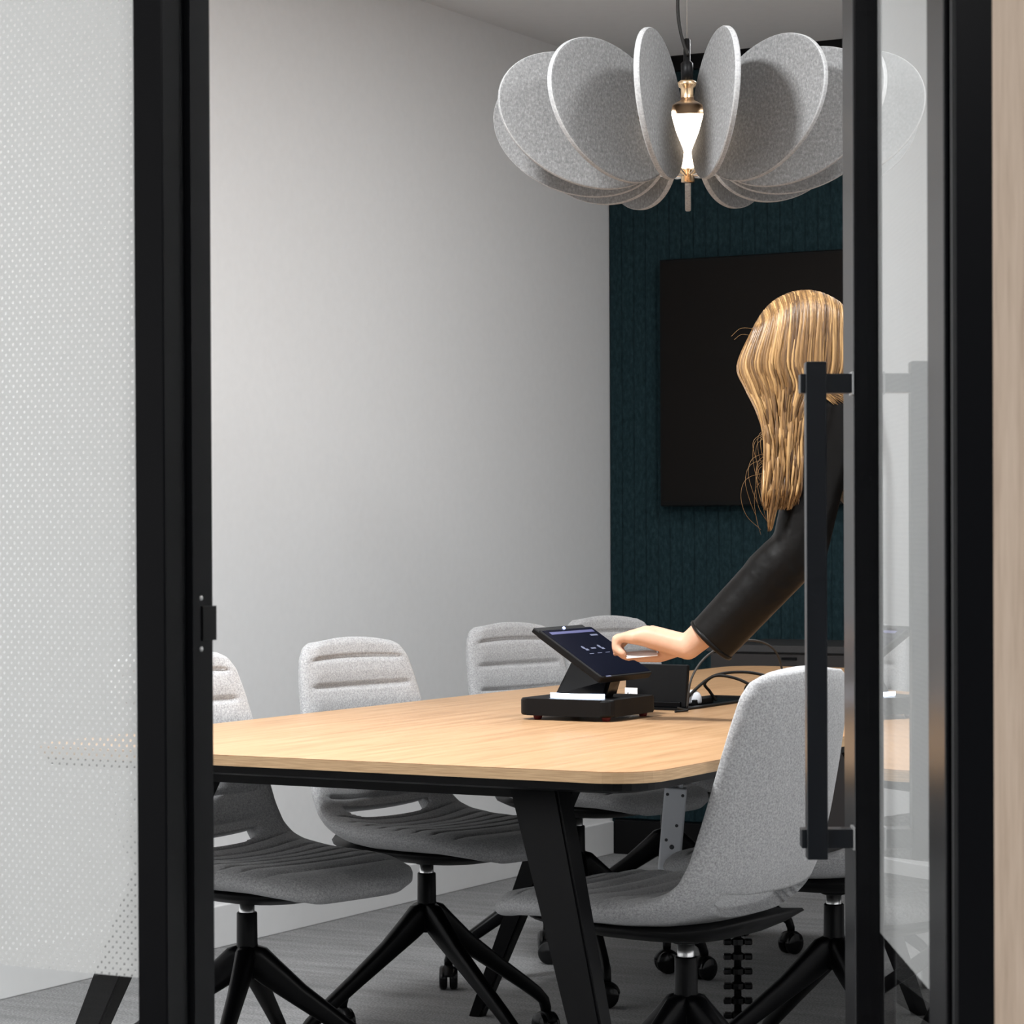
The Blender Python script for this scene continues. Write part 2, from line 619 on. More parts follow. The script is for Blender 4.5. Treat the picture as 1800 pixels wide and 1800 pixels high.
# ------------------------------------------------------------------ conference table
TX0, TX1, TY0, TY1, TZ = -2.972, -1.769, 3.570, 6.585, .735
table = thing('conference_table', 'long oak conference table with rounded corners and black splayed legs', 'table',
              ((TX0 + TX1) / 2, (TY0 + TY1) / 2, 0))
hw, hl = (TX1 - TX0) / 2, (TY1 - TY0) / 2
bm = bmesh.new()
pts = rounded_rect(-hw, hw, -hl, hl, .085, 8)
a_, b_, sides = prism(bm, pts, TZ - .018, TZ)
for f_ in sides:
    f_.material_index = 1
es = [e for e in b_.edges]
bmesh.ops.bevel(bm, geom=es, offset=.0012, segments=2, affect='EDGES')
obj('tabletop', bm, ['table_oak', 'table_edge_ply'], table)
# underside: chamfered black sub-top following the outline
bm = bmesh.new()
o1 = rounded_rect(-hw + .012, hw - .012, -hl + .012, hl - .012, .075, 8)
o2 = rounded_rect(-hw + .05, hw - .05, -hl + .05, hl - .05, .05, 8)
va = [bm.verts.new((x, y, TZ - .0185)) for x, y in o1]
vb = [bm.verts.new((x, y, TZ - .031)) for x, y in o1]
vc = [bm.verts.new((x, y, TZ - .038)) for x, y in o2]
n_ = len(o1)
for p_, q_ in ((va, vb), (vb, vc)):
    for k in range(n_):
        bm.faces.new((q_[k], q_[(k + 1) % n_], p_[(k + 1) % n_], p_[k]))
bm.faces.new(vc[::-1])
bm.faces.new(va)
obj('apron', bm, 'black_metal', table)
cx_, cy_ = (TX0 + TX1) / 2, (TY0 + TY1) / 2


def table_leg(tx, ty, bx_, by_, wt=.088, dt=.05, wb_=.036, db_=.032):
    """tapered blade from (tx,ty) under the top to (bx,by) on the floor; local table coordinates"""
    b_ = bmesh.new()
    rings = []
    for (x, y, z, w_, d_) in ((tx, ty, TZ - .037, wt, dt), (bx_, by_, 0.0, wb_, db_)):
        rings.append([b_.verts.new((x + sx * w_ / 2, y + sy * d_ / 2, z)) for sx, sy in ((-1, -1), (1, -1), (1, 1), (-1, 1))])
    for k in range(4):
        b_.faces.new((rings[1][k], rings[1][(k + 1) % 4], rings[0][(k + 1) % 4], rings[0][k]))
    b_.faces.new(rings[0])
    b_.faces.new(rings[1][::-1])
    bmesh.ops.bevel(b_, geom=[e for e in b_.edges if abs(e.verts[0].co.z - e.verts[1].co.z) > .3], offset=.004, segments=2,
                    affect='EDGES')
    obj('leg', b_, 'black_metal', table)


for s in (-1, 1):
    table_leg(s * .335, 3.735 - cy_, s * .585, 3.585 - cy_)
    table_leg(s * .300, 5.15 - cy_, s * .625, 5.20 - cy_, .075, .055, .032, .03)
    table_leg(s * .335, 6.42 - cy_, s * .585, 6.57 - cy_)
for yy in (3.735, 5.15, 6.42):
    obj('cross_rail', BX(-.335, .335, yy - cy_ - .02, yy - cy_ + .02, TZ - .062, TZ - .037), 'black_metal', table)


# ------------------------------------------------------------------ chairs
SHELL = [  # s, x, z (centre line), half width, side curl, thickness
    (0.00, .300, .424, .110, .000, .018),
    (0.03, .288, .434, .150, .002, .030),
    (0.08, .260, .445, .180, .004, .040),
    (0.18, .190, .452, .202, .008, .046),
    (0.30, .098, .449, .210, .014, .048),
    (0.40, .008, .444, .212, .024, .048),
    (0.48, -.062, .446, .210, .032, .046),
    (0.54, -.112, .458, .206, .040, .042),
    (0.59, -.147, .482, .202, .044, .040),
    (0.65, -.172, .528, .198, .044, .040),
    (0.74, -.193, .606, .192, .040, .040),
    (0.83, -.210, .690, .184, .034, .040),
    (0.91, -.224, .768, .173, .029, .040),
    (0.96, -.232, .818, .161, .026, .038),
    (0.985, -.236, .842, .146, .022, .032),
    (1.00, -.239, .854, .124, .018, .020),
]


def smooth_tab(tab, n):
    pts = [Vector(t[1:4]) for t in tab]
    out = []
    for i in range(n + 1):
        s = i / n
        acc = [0] * 5
        wsum = 0
        for d in (-.02, -.01, 0, .01, .02):
            v = interp(tab, min(1, max(0, s + d * min(1, 8 * s, 8 * (1 - s)))))
            wgt = 1 - abs(d) * 25
            wsum += wgt
            acc = [a + wgt * b for a, b in zip(acc, v)]
        out.append(tuple(a / wsum for a in acc))
    return out


def chair_shell_mesh():
    NS, NV = 200, 30
    tab = smooth_tab(SHELL, NS)
    bm = bmesh.new()
    mid = []
    for i in range(NS + 1):
        x, z, hw_, cl, th = tab[i]
        a = tab[max(i - 1, 0)]
        b = tab[min(i + 1, NS)]
        t = Vector((b[0] - a[0], 0, b[1] - a[1])).normalized()
        nrm = Vector((t.z, 0, -t.x))          # points to the sitter
        if nrm.z < 0 and nrm.x < 0:
            nrm = -nrm
        row = []
        for j in range(NV + 1):
            v = -1 + 2 * j / NV
            vv = math.copysign(1 - (1 - abs(v)) ** 1.25, v)
            p = Vector((x, hw_ * vv, z)) + nrm * (cl * abs(vv) ** 2.6)
            p.z -= .012 * vv * vv * max(0, (i / NS - .86) / .14)      # domed top edge
            row.append((p, nrm, vv))
        mid.append(row)
    # grooves between the padded channels (arc length based)
    arc = [0]
    for i in range(1, NS + 1):
        arc.append(arc[-1] + math.hypot(tab[i][0] - tab[i - 1][0], tab[i][1] - tab[i - 1][1]))
    top = arc[-1]
    bend = next(arc[i] for i in range(NS + 1) if i / NS >= .54)
    seams = [top - .043 - .062 * k for k in range(7) if top - .043 - .062 * k > bend + .02]
    seams += [bend - .012 - .047 * k for k in range(8)]

    def groove(sarc):
        d = min(abs(sarc - q) for q in seams)
        return -.0065 * math.exp(-(d / .0036) ** 2) + .0045 * math.sqrt(min(1, d / .028))
    inner, outer = [], []
    for i in range(NS + 1):
        ri, ro = [], []
        th = tab[i][4]
        for j in range(NV + 1):
            p, nrm, vv = mid[i][j]
            # real surface normal of the curled sheet
            pa, pb = mid[max(i - 1, 0)][j][0], mid[min(i + 1, NS)][j][0]
            pc, pd = mid[i][max(j - 1, 0)][0], mid[i][min(j + 1, NV)][0]
            q = (pd - pc).cross(pb - pa)
            q = q.normalized() if q.length > 1e-9 else nrm
            if q.dot(nrm) < 0:
                q = -q
            e = math.sqrt(max(0, 1 - abs(vv) ** 7)) * .94 + .06
            inset = max(0, min(1, (.90 - abs(vv)) / .10))
            g = groove(arc[i]) * inset
            ri.append(bm.verts.new(p + q * (th * .5 * e + g)))
            ro.append(bm.verts.new(p - q * (th * .5 * e)))
        inner.append(ri)
        outer.append(ro)
    i0, i1 = int(.543 * NS), int(.598 * NS)
    K = -3

    def hole(i, j):
        v = abs(-1 + 2 * (j + .5) / NV)
        f_ = (i + .5 - i0) / (i1 - i0)
        return 0 < f_ < 1 and v < .58 * math.sqrt(max(0, 1 - max(0, .5 - f_) ** 2 * 2.5))
    for i in range(NS):
        for j in range(NV):
            if not hole(i, j):
                bm.faces.new((inner[i][j], inner[i][j + 1], inner[i + 1][j + 1], inner[i + 1][j]))
            else:
                # the slot slopes down to the rear, with its outer mouth offset by K rows
                for (di, dj, a, b) in ((-1, 0, (i, j), (i, j + 1)), (1, 0, (i + 1, j + 1), (i + 1, j)),
                                       (0, -1, (i + 1, j), (i, j)), (0, 1, (i, j + 1), (i + 1, j + 1))):
                    if not hole(i + di, j + dj):
                        bm.faces.new((inner[a[0]][a[1]], inner[b[0]][b[1]], outer[b[0] - K][b[1]], outer[a[0] - K][a[1]]))
            if not hole(i + K, j):
                bm.faces.new((outer[i][j], outer[i + 1][j], outer[i + 1][j + 1], outer[i][j + 1]))
            for (cond, a, b) in ((i == 0, (i, j), (i, j + 1)), (i == NS - 1, (i + 1, j + 1), (i + 1, j)),
                                 (j == 0, (i + 1, j), (i, j)), (j == NV - 1, (i, j + 1), (i + 1, j + 1))):
                if cond:
                    bm.faces.new((inner[a[0]][a[1]], outer[a[0]][a[1]], outer[b[0]][b[1]], inner[b[0]][b[1]]))
    bmesh.ops.recalc_face_normals(bm, faces=bm.faces)
    return bm


def make_chair():
    t = thing('swivel_chair', '', 'chair')
    sh = obj('seat_shell', chair_shell_mesh(), 'grey_fabric', t, True)
    # black moulded pan under the seat
    bm = bmesh.new()
    NU, NR = 28, 7
    rows = []
    for r_ in range(NR + 1):
        f_ = r_ / NR
        row = []
        for k in range(NU):
            a = 2 * math.pi * k / NU
            ca, sa = math.cos(a), math.sin(a)
            x = .040 + math.copysign(abs(ca) ** .72, ca) * (.222 * f_ + .004)
            y = math.copysign(abs(sa) ** .72, sa) * (.180 * f_ + .004)
            z = .394 + .034 * f_ ** 2.6 + (.018 * max(0, (-x - .06) / .12) ** 2) * f_
            row.append(bm.verts.new((x, y, z)))
        rows.append(row)
    topv = [bm.verts.new((v.co.x * .985, v.co.y * .985, v.co.z + .004)) for v in rows[-1]]
    for a, b in zip(rows, rows[1:] + [topv]):
        for k in range(NU):
            bm.faces.new((a[k], a[(k + 1) % NU], b[(k + 1) % NU], b[k]))
    bm.faces.new(rows[0][::-1])
    bm.faces.new(topv)
    bmesh.ops.recalc_face_normals(bm, faces=bm.faces)
    obj('seat_pan', bm, 'black_plastic', t, True)
    b_ = bmesh.new()
    lathe(b_, [(.022, .3865), (.027, .389), (.030, .394), (.034, .394), (.034, .400)], 24)
    obj('swivel_plate', b_, 'black_plastic', t, True)
    b_ = bmesh.new()
    lathe(b_, [(.0145, .345), (.0145, .385)], 24)
    obj('gas_lift', b_, 'chrome', t, True)
    base = bmesh.new()
    lathe(base, [(.012, .265), (.024, .265), (.0255, .290), (.0225, .312), (.0198, .330), (.0193, .386), (.0180, .388), (.0150, .388)], 28)
    col = obj('column', base, 'black_metal', t, True)
    return t


def base_leg_mesh():
    """one blade of the four-star foot, pointing to +x, with its downturned end"""
    bm = bmesh.new()
    path = [(.000, .306, .050, .038), (.020, .296, .060, .036), (.045, .275, .056, .032), (.10, .234, .043, .028), (.18, .180, .034, .025), (.26, .127, .029, .023),
            (.292, .104, .027, .022), (.312, .086, .0225, .022), (.318, .068, .021, .021), (.318, .060, .020, .020)]
    rings = []
    n = 12
    for i, (x, z, hgt, wid) in enumerate(path):
        a = path[max(i - 1, 0)]
        b = path[min(i + 1, len(path) - 1)]
        t = Vector((b[0] - a[0], 0, b[1] - a[1])).normalized()
        up = Vector((-t.z, 0, t.x))
        ring = []
        for k in range(n):
            ang = 2 * math.pi * (k + .5) / n
            cy, cz = math.cos(ang), math.sin(ang)
            ring.append(bm.verts.new(Vector((x, math.copysign(abs(cy) ** .6, cy) * wid / 2, z)) + up * (math.copysign(abs(cz) ** .6, cz) * hgt / 2)))
        rings.append(ring)
    for a, b in zip(rings, rings[1:]):
        for k in range(n):
            bm.faces.new((a[k], a[(k + 1) % n], b[(k + 1) % n], b[k]))
    bm.faces.new(rings[0][::-1])
    bm.faces.new(rings[-1])
    bmesh.ops.recalc_face_normals(bm, faces=bm.faces)
    return bm


def wheel_mesh(y):
    bm = bmesh.new()
    prof = [(.004, -.010), (.024, -.0095), (.0285, -.006), (.029, 0), (.0285, .006), (.024, .0095), (.004, .010)]
    lathe(bm, prof, 28)
    bmesh.ops.rotate(bm, verts=bm.verts, cent=(0, 0, 0), matrix=Matrix.Rotation(R(90), 3, 'X'))
    bmesh.ops.translate(bm, verts=bm.verts, vec=(0, y, 0))
    return bm


def hood_mesh():
    bm = bmesh.new()
    pts = []
    for k in range(13):
        a = R(20 + 150 * k / 12)
        pts.append((.0315 * math.cos(a), .0315 * math.sin(a)))
    inner = [(x * .3, y * .3) for x, y in pts[::-1]]
    poly = pts + inner
    lo = [bm.verts.new((x, -.0105, z)) for x, z in poly]
    hi = [bm.verts.new((x, .0105, z)) for x, z in poly]
    n = len(poly)
    for k in range(n):
        bm.faces.new((lo[k], lo[(k + 1) % n], hi[(k + 1) % n], hi[k]))
    m_ = len(pts)
    for k in range(m_ - 1):
        bm.faces.new((lo[k], lo[n - 1 - k], lo[n - 2 - k], lo[k + 1]))
        bm.faces.new((hi[k], hi[k + 1], hi[n - 2 - k], hi[n - 1 - k]))
    bmesh.ops.recalc_face_normals(bm, faces=bm.faces)
    return bm


chair_proto = make_chair()
leg_proto = obj('leg', base_leg_mesh(), 'black_metal', None, True)
hood_proto = obj('caster', hood_mesh(), 'black_plastic', None, True)
wheel_protos = [obj('wheel', wheel_mesh(y), 'gloss_black_plastic', None, True) for y in (-.0125, .0125)]
PROTO_PARTS = list(chair_proto.children)
PROTO_LEG = leg_proto.data
PROTO_HOOD = hood_proto.data
PROTO_WH = [o.data for o in wheel_protos]
for o in [leg_proto, hood_proto] + wheel_protos:
    bpy.data.objects.remove(o)


def inst(name, me, parent, loc=(0, 0, 0), rotz=0):
    o = bpy.data.objects.new(name, me)
    C.objects.link(o)
    o.parent = parent
    o.location = loc
    o.rotation_euler = (0, 0, rotz)
    return o


def place_chair(x, y, face, legs, label, first=False, dz=0.0, caster_seed=0):
    """face: heading of the sitter, legs: heading of the first foot (both degrees in the room)"""
    if first:
        t = chair_proto
        parts = PROTO_PARTS
    else:
        t = chair_proto.copy()
        C.objects.link(t)
        parts = []
        for ch in PROTO_PARTS:
            c = ch.copy()
            C.objects.link(c)
            c.parent = t
            parts.append(c)
    t.location = (x, y, 0)
    t.rotation_euler = (0, 0, R(face))
    tag(t, label, 'chair', 'grey swivel chairs around the conference table')
    for c in parts:
        if c.name.split('.')[0] in ('seat_shell', 'seat_pan', 'swivel_plate', 'gas_lift'):
            c.location = (0, 0, dz)
    rnd = random.Random(caster_seed)
    for k in range(4):
        a = R(legs + 90 * k - face)
        lg = inst('leg', PROTO_LEG, t, (0, 0, 0), a)
        h = inst('caster', PROTO_HOOD, t, (.318 * math.cos(a), .318 * math.sin(a), .0292), rnd.uniform(0, 6.28))
        for wm in PROTO_WH:
            inst('wheel', wm, h)
    return t


place_chair(-2.856, 4.090, -13, 21, 'grey quilted swivel chair by the white wall, closest to the doorway jamb', first=True, caster_seed=1, dz=.020)
place_chair(-2.852, 4.740, -12, 67, 'grey quilted swivel chair by the white wall, second from the doorway jamb', caster_seed=2, dz=.020)
place_chair(-2.985, 5.670, -13, 40, 'grey quilted swivel chair by the white wall, behind the black touch console', caster_seed=3, dz=.020)
place_chair(-3.000, 6.210, -16, 25, 'grey quilted swivel chair behind the pointing hand, closest to the teal wall', caster_seed=4, dz=.020)
place_chair(-1.901, 4.002, 173, 72, 'grey swivel chair turned with its smooth back to the glass door', caster_seed=5, dz=.024)
place_chair(-1.920, 4.700, 182, 49, 'grey swivel chair on the door side, half hidden behind the door handle', caster_seed=6, dz=.020)

# ------------------------------------------------------------------ pendant lamp
PX, PY, PZ = -2.378, 5.028, 1.949
lamp = thing('pendant_lamp', 'flower-shaped pendant lamp of round grey felt discs around a glowing bulb', 'pendant lamp', (PX, PY, PZ))
bm = bmesh.new()
n_ = 128
th_ = .0065
NOTCH = [(-.085, .0), (-.075, .030), (-.060, .058), (-.035, .120), (-.008, .158), (.014, .152), (.030, .110), (.042, .070), (.070, .058), (.080, .0)]
prof = [(.0050, -th_), (.0015, -th_ * .9), (0, -th_ * .5), (0, th_ * .5), (.0015, th_ * .9), (.0050, th_)]
rings = []
ct, st = math.cos(R(22)), math.sin(R(22))
for in_, y_ in prof:
    ring = []
    for k in range(n_):
        ex, ez = (.189 - in_) * math.cos(2 * math.pi * k / n_), (.1315 - in_) * math.sin(2 * math.pi * k / n_)
        qx, qz = ex * ct - ez * st, ex * st + ez * ct
        nr = interp(NOTCH, qz)[0] - .2325 + in_          # cut-out that clears the bulb
        ring.append(bm.verts.new((max(qx, nr), y_, qz)))
    rings.append(ring)
for i, (a, b) in enumerate(zip(rings, rings[1:])):
    for k in range(n_):
        f_ = bm.faces.new((a[k], a[(k + 1) % n_], b[(k + 1) % n_], b[k]))
        f_.material_index = 1 if 1 <= i <= 3 else 0
bm.faces.new(rings[0])
bm.faces.new(rings[-1])
bmesh.ops.recalc_face_normals(bm, faces=bm.faces)
disc0 = obj('felt_disc', bm, ['petal_felt', 'petal_edge_felt'], lamp)
bm = bmesh.new()
tube(bm, [(.012, 0, -.104), (.050, 0, -.100), (.085, 0, -.090)], .0016, 6)
arm0 = obj('disc_arm', bm, 'steel', lamp)
front = math.degrees(math.atan2(-PY, -PX))
for k in range(13):
    a = R(front + 360 / 13 * (k + .5))
    d_ = disc0 if k == 0 else disc0.copy()
    e_ = arm0 if k == 0 else arm0.copy()
    if k:
        C.objects.link(d_)
        C.objects.link(e_)
        d_.parent = lamp
        e_.parent = lamp
    d_.location = (.2325 * math.cos(a), .2325 * math.sin(a), 0)
    d_.rotation_euler = (0, 0, a)
    e_.rotation_euler = (0, 0, a)
# bulb and fittings
bm = bmesh.new()
lathe(bm, [(.010, -.088), (.018, -.080), (.026, -.068), (.056, -.048), (.092, -.024), (.110, .000), (.104, .016), (.068, .028), (.036, .034), (.026, .040), (.024, .052)], 40)
bulb = obj('bulb', bm, 'bulb_glow', lamp, True)
bm = bmesh.new()
lathe(bm, [(.014, -.116), (.014, -.098), (.021, -.094), (.022, -.090), (.010, -.088)], 28)
obj('lower_cap', bm, 'brass', lamp, True)
bm = bmesh.new()
lathe(bm, [(.110, .006), (.110, .012), (.106, .024), (.072, .037), (.042, .044), (.031, .051), (.026, .058), (.026, .054), (.029, .047), (.038, .040), (.070, .032), (.104, .020), (.109, .008)], 40, cap=False)
obj('bulb_collar', bm, 'bronze', lamp, True)
bm = bmesh.new()
lathe(bm, [(.0160, .054), (.0135, .062), (.0135, .082), (.020, .087), (.021, .094), (.0135, .099)], 28)
obj('socket_ring', bm, 'brass', lamp, True)
bm = bmesh.new()
lathe(bm, [(.0125, .097), (.0130, .135), (.0075, .140), (.0075, .185), (.004, .188)], 24)
obj('socket', bm, 'black_plastic', lamp, True)
bm = bmesh.new()
tube(bm, catmull([(.002, 0, .150), (-.010, 0, .185), (-.019, 0, .24), (-.017, 0, .32), (-.008, 0, .50), (-.002, 0, CEIL - PZ - .02)], 8), .0038, 10)
obj('cable', bm, 'cable_black', lamp, True, rot=(0, 0, yaw))
bm = bmesh.new()
tube(bm, [(0, 0, .186), (0, 0, CEIL - PZ - .01)], .0007, 6)
obj('suspension_wire', bm, 'steel', lamp, True)
bm = bmesh.new()
lathe(bm, [(.05, CEIL - PZ - .025), (.055, CEIL - PZ - .02), (.055, CEIL - PZ)], 32)
obj('ceiling_rose', bm, 'black_plastic', lamp, True)
# the shade hangs slightly off level, its far side lower
TILT = Matrix.Rotation(R(-3.2), 4, R0)
for ch in lamp.children:
    if ch.name.split('.')[0] not in ('cable', 'suspension_wire', 'ceiling_rose'):
        ch.matrix_local = TILT @ Matrix.LocRotScale(ch.location, ch.rotation_euler, None)

# ------------------------------------------------------------------ touch console on the table
con = thing('touch_console', 'black touch console with tilted screen and glowing white strip', 'touch console', (-2.395, 4.650, TZ))
bm = bmesh.new()
prism(bm, rounded_rect(-.105, .098, -.150, .060, .022, 6), .009, .042, bev=.004)
obj('base', bm, 'black_plastic', con)
for sx in (-.075, .075):
    for sy in (-.12, .04):
        b_ = bmesh.new()
        lathe(b_, [(.007, 0), (.010, .009)], 16)
        obj('foot', b_, 'red_rubber', con, True, loc=(sx, sy, 0))
# leaning pedestal
bm = bmesh.new()
lo = [(-.056, -.095), (.058, -.095), (.050, -.025), (-.050, -.025)]
hi = [(-.022, -.070), (.058, -.070), (.052, -.005), (-.022, -.005)]
va = [bm.verts.new((x, y, .042)) for x, y in lo]
vb = [bm.verts.new((x, y, .042 + (.082 if k in (0, 3) else .036))) for k, (x, y) in enumerate(hi)]
bm.faces.new(va[::-1])
bm.faces.new(vb)
for k in range(4):
    bm.faces.new((va[k], va[(k + 1) % 4], vb[(k + 1) % 4], vb[k]))
bmesh.ops.bevel(bm, geom=list(bm.edges), offset=.006, segments=2, affect='EDGES')
obj('pedestal', bm, 'gloss_black_plastic', con)
# glowing strip around the foot of the pedestal
bm = bmesh.new()
arcp = [(-.058 + .116 * k / 12, -.100 - .012 * math.sin(math.pi * k / 12)) for k in range(13)]
lo = [bm.verts.new((x, y, .0425)) for x, y in arcp] + [bm.verts.new((x, y + .007, .0425)) for x, y in arcp[::-1]]
hi = [bm.verts.new((v.co.x, v.co.y, .0505)) for v in lo]
n_ = len(lo)
bm.faces.new(lo[::-1])
bm.faces.new(hi)
for k in range(n_):
    bm.faces.new((lo[k], lo[(k + 1) % n_], hi[(k + 1) % n_], hi[k]))
obj('light_strip', bm, 'led_strip', con)
# tilted tablet: local frame with x down the slope (towards the user), y along the table
tab = bpy.data.objects.new('tablet', bpy.data.meshes.new('tablet'))
bm = bmesh.new()
prism(bm, rounded_rect(-.083, .083, -.110, .110, .006, 4), -.014, 0, bev=.002)
bm.to_mesh(tab.data)
bm.free()
tab.data.materials.append(MATS['black_plastic'])
C.objects.link(tab)
tab.parent = con
tab.location = (.006, -.026, .130)
tab.rotation_euler = (0, R(33), 0)
obj('screen_glass', BX(-.078, .078, -.105, .105, .0001, .0009), 'console_screen', tab)
obj('status_bar', BX(-.071, -.063, -.088, .094, .0010, .0012), 'screen_bar', tab)
obj('rear_shelf', BX(-.095, -.075, -.110, .095, -.013, -.003, bev=.002), 'black_plastic', tab)
for k, yy in enumerate((-.032, .002, .036)):
    b_ = bmesh.new()
    if k == 1:
        box(b_, -.012, -.008, yy - .010, yy + .010, .0010, .0012)
    else:
        lathe(b_, [(.0055, .0010), (.0055, .0012)], 12, origin=(-.014, yy - .003, 0))
        box(b_, -.010, -.004, yy - .004, yy + .008, .0010, .0012)
    box(b_, .006, .0075, yy - .009, yy + .009, .0010, .0012)
    obj('icon', b_, 'screen_icon', tab)
b_ = bmesh.new()
box(b_, -.055, -.050, .058, .088, .0010, .0012)
obj('clock_text', b_, 'screen_icon', tab)
b_ = bmesh.new()
lathe(b_, [(.0035, 0), (.003, .003), (.001, .004)], 12)
obj('status_led', b_, 'led_dot', tab, True, loc=(-.081, -.01, 0))
obj('maker_mark', BX(.0785, .0815, -.090, -.070, .0001, .0006), 'screen_icon', tab)

# ------------------------------------------------------------------ cable well with raised lid, leads
well = thing('cable_well', 'black cable well let into the oak table with lid raised', 'cable well', (-2.385, 5.080, TZ))
bm = bmesh.new()
for a in ((-.072, .072, -.215, -.185), (-.072, .072, .205, .230), (-.072, -.050, -.185, .205), (.050, .072, -.185, .205)):
    box(bm, *a, .0002, .004)
obj('surround', bm, 'black_plastic', well)
obj('floor_plate', BX(-.05, .05, -.185, .205, .0002, .0014), 'gloss_black_plastic', well)
lid = obj('lid', BX(-.070, .070, -.006, .006, 0, .088, bev=.002), 'black_plastic', well, loc=(-.010, -.178, .004), rot=(R(-7), 0, 0))
obj('hinge', BX(-.060, .060, -.012, .010, 0, .012, bev=.002), 'black_metal', well, loc=(-.010, -.178, .004))
sock = obj('socket_block', BX(-.030, .030, -.07, .02, .0014, .013, bev=.002), 'black_plastic', well)

lb = thing('cable_label', 'small white printed tag on a cable behind the touch console', 'tag', (-2.443, 4.884, TZ + .010))
obj('card', BX(-.0145, .0145, -.0006, .0006, .012, .033), 'label_white', lb)
b_ = bmesh.new()
box(b_, -.0105, -.0075, -.0009, -.0006, .017, .020)
box(b_, -.0085, -.0060, -.0009, -.0006, .020, .023)
box(b_, -.0120, -.0095, -.0009, -.0006, .014, .0165)
box(b_, -.0035, .0005, -.0009, -.0006, .0175, .0205)
box(b_, .0020, .0105, -.0009, -.0006, .0180, .0192)
obj('print', b_, 'ink', lb)
b_ = bmesh.new()
tube(b_, catmull([(-.02, .004, .003), (0, .004, .013), (.02, .006, .010), (.045, .002, .004)], 6), .003, 8)
obj('lead', b_, 'cable_black', lb, True)


def cable(name, pts, r, material, label):
    b_ = bmesh.new()
    tube(b_, catmull(pts, 10), r, 8)
    return tag(obj(name, b_, material, None, True), label, 'cable')


cable('cable', [(-2.323, 4.899, .739), (-2.314, 4.905, .802), (-2.319, 5.000, .845), (-2.292, 5.080, .867), (-2.266, 5.130, .868),
                (-2.246, 5.170, .848), (-2.241, 5.200, .804), (-2.240, 5.212, .741)], .0024, 'cable_grey',
      'thin cable arching high over the table from cable well')
cable('cable', [(-2.375, 4.985, .741), (-2.365, 5.02, .765), (-2.355, 5.065, .787), (-2.335, 5.08, .796), (-2.295, 5.095, .788), (-2.255, 5.11, .765),
                (-2.225, 5.12, .742), (-2.20, 5.13, .739)], .0034, 'cable_black', 'black cable looping low out of the cable well')
cable('cable', [(-2.350, 5.10, .742), (-2.358, 5.085, .762), (-2.362, 5.07, .780), (-2.345, 5.10, .797), (-2.30, 5.14, .801), (-2.25, 5.16, .790),
                (-2.215, 5.18, .768), (-2.19, 5.19, .739)], .0034, 'cable_black', 'black cable crossing over the low loop beside the cable well')
cable('cable', [(-2.335, 5.22, .742), (-2.325, 5.20, .765), (-2.300, 5.19, .778), (-2.26, 5.19, .781), (-2.22, 5.20, .765), (-2.19, 5.215, .739)],
      .0034, 'cable_black', 'short black cable hump at the far end of the cable well')
cable('cable', [(-2.300, 4.795, .738), (-2.29, 4.83, .7385), (-2.305, 4.85, .739), (-2.325, 4.86, .741)], .0022, 'cable_black',
      'thin dark lead lying on the table beside the console')
cable('cable', [(-1.98, 5.12, .7375), (-1.93, 5.12, .7375), (-1.86, 5.13, .7375), (-1.82, 5.20, .7375)], .0028, 'cable_black',
      'dark lead lying flat on the table towards the door')

pk = thing('puck', 'small white dome-shaped puck beside the cable well', 'puck', (-2.373, 5.029, TZ + .0045))
b_ = bmesh.new()
lathe(b_, [(.020, 0), (.021, .004), (.020, .014), (.016, .022), (.008, .027), (.002, .028)], 28)
obj('body', b_, 'white_plastic', pk, True)
pn = thing('pen', 'copper coloured pen lying on the oak table', 'pen', (-2.163, 5.322, TZ), R(30))
b_ = bmesh.new()
tube(b_, [(-.055, 0, .006), (.050, 0, .006)], .006, 14)
obj('barrel', b_, 'copper', pn, True)
b_ = bmesh.new()
tube(b_, [(.050, 0, .006), (.060, 0, .005), (.066, 0, .004)], [.0055, .003, .001], 12)
obj('tip', b_, 'chrome', pn, True)
obj('clip', BX(-.052, -.018, -.001, .001, .0115, .0130), 'chrome', pn)

# ------------------------------------------------------------------ under the table
ps = thing('power_strip', 'white power strip hanging upright beneath the oak table', 'power strip', (-2.277, 4.690, .300), R(28))
ps.rotation_euler = (R(2), R(5.0), R(24))
bm = bmesh.new()
prism(bm, rounded_rect(-.022, .022, -.016, .016, .004, 4), 0, .298, bev=.003)
obj('body', bm, 'white_plastic', ps)
for (x, z, r_) in ((-.015, .285, .0032), (.015, .285, .0032), (.008, .225, .0032), (-.010, .195, .0032), (.002, .182, .0048), (-.002, .125, .003), (-.014, .012, .0032), (.014, .012, .0032)):
    b_ = bmesh.new()
    lathe(b_, [(r_, 0), (r_, .0006)], 12)
    obj('screw_hole', b_, 'screw_hole', ps, True, loc=(x, -.0161, z), rot=(R(90), 0, 0))
b_ = bmesh.new()
tube(b_, [(.008, 0, .296), (.009, 0, .335), (.008, 0, .392)], [.006, .0045, .004], 10)
obj('lead', b_, 'white_plastic', ps, True)

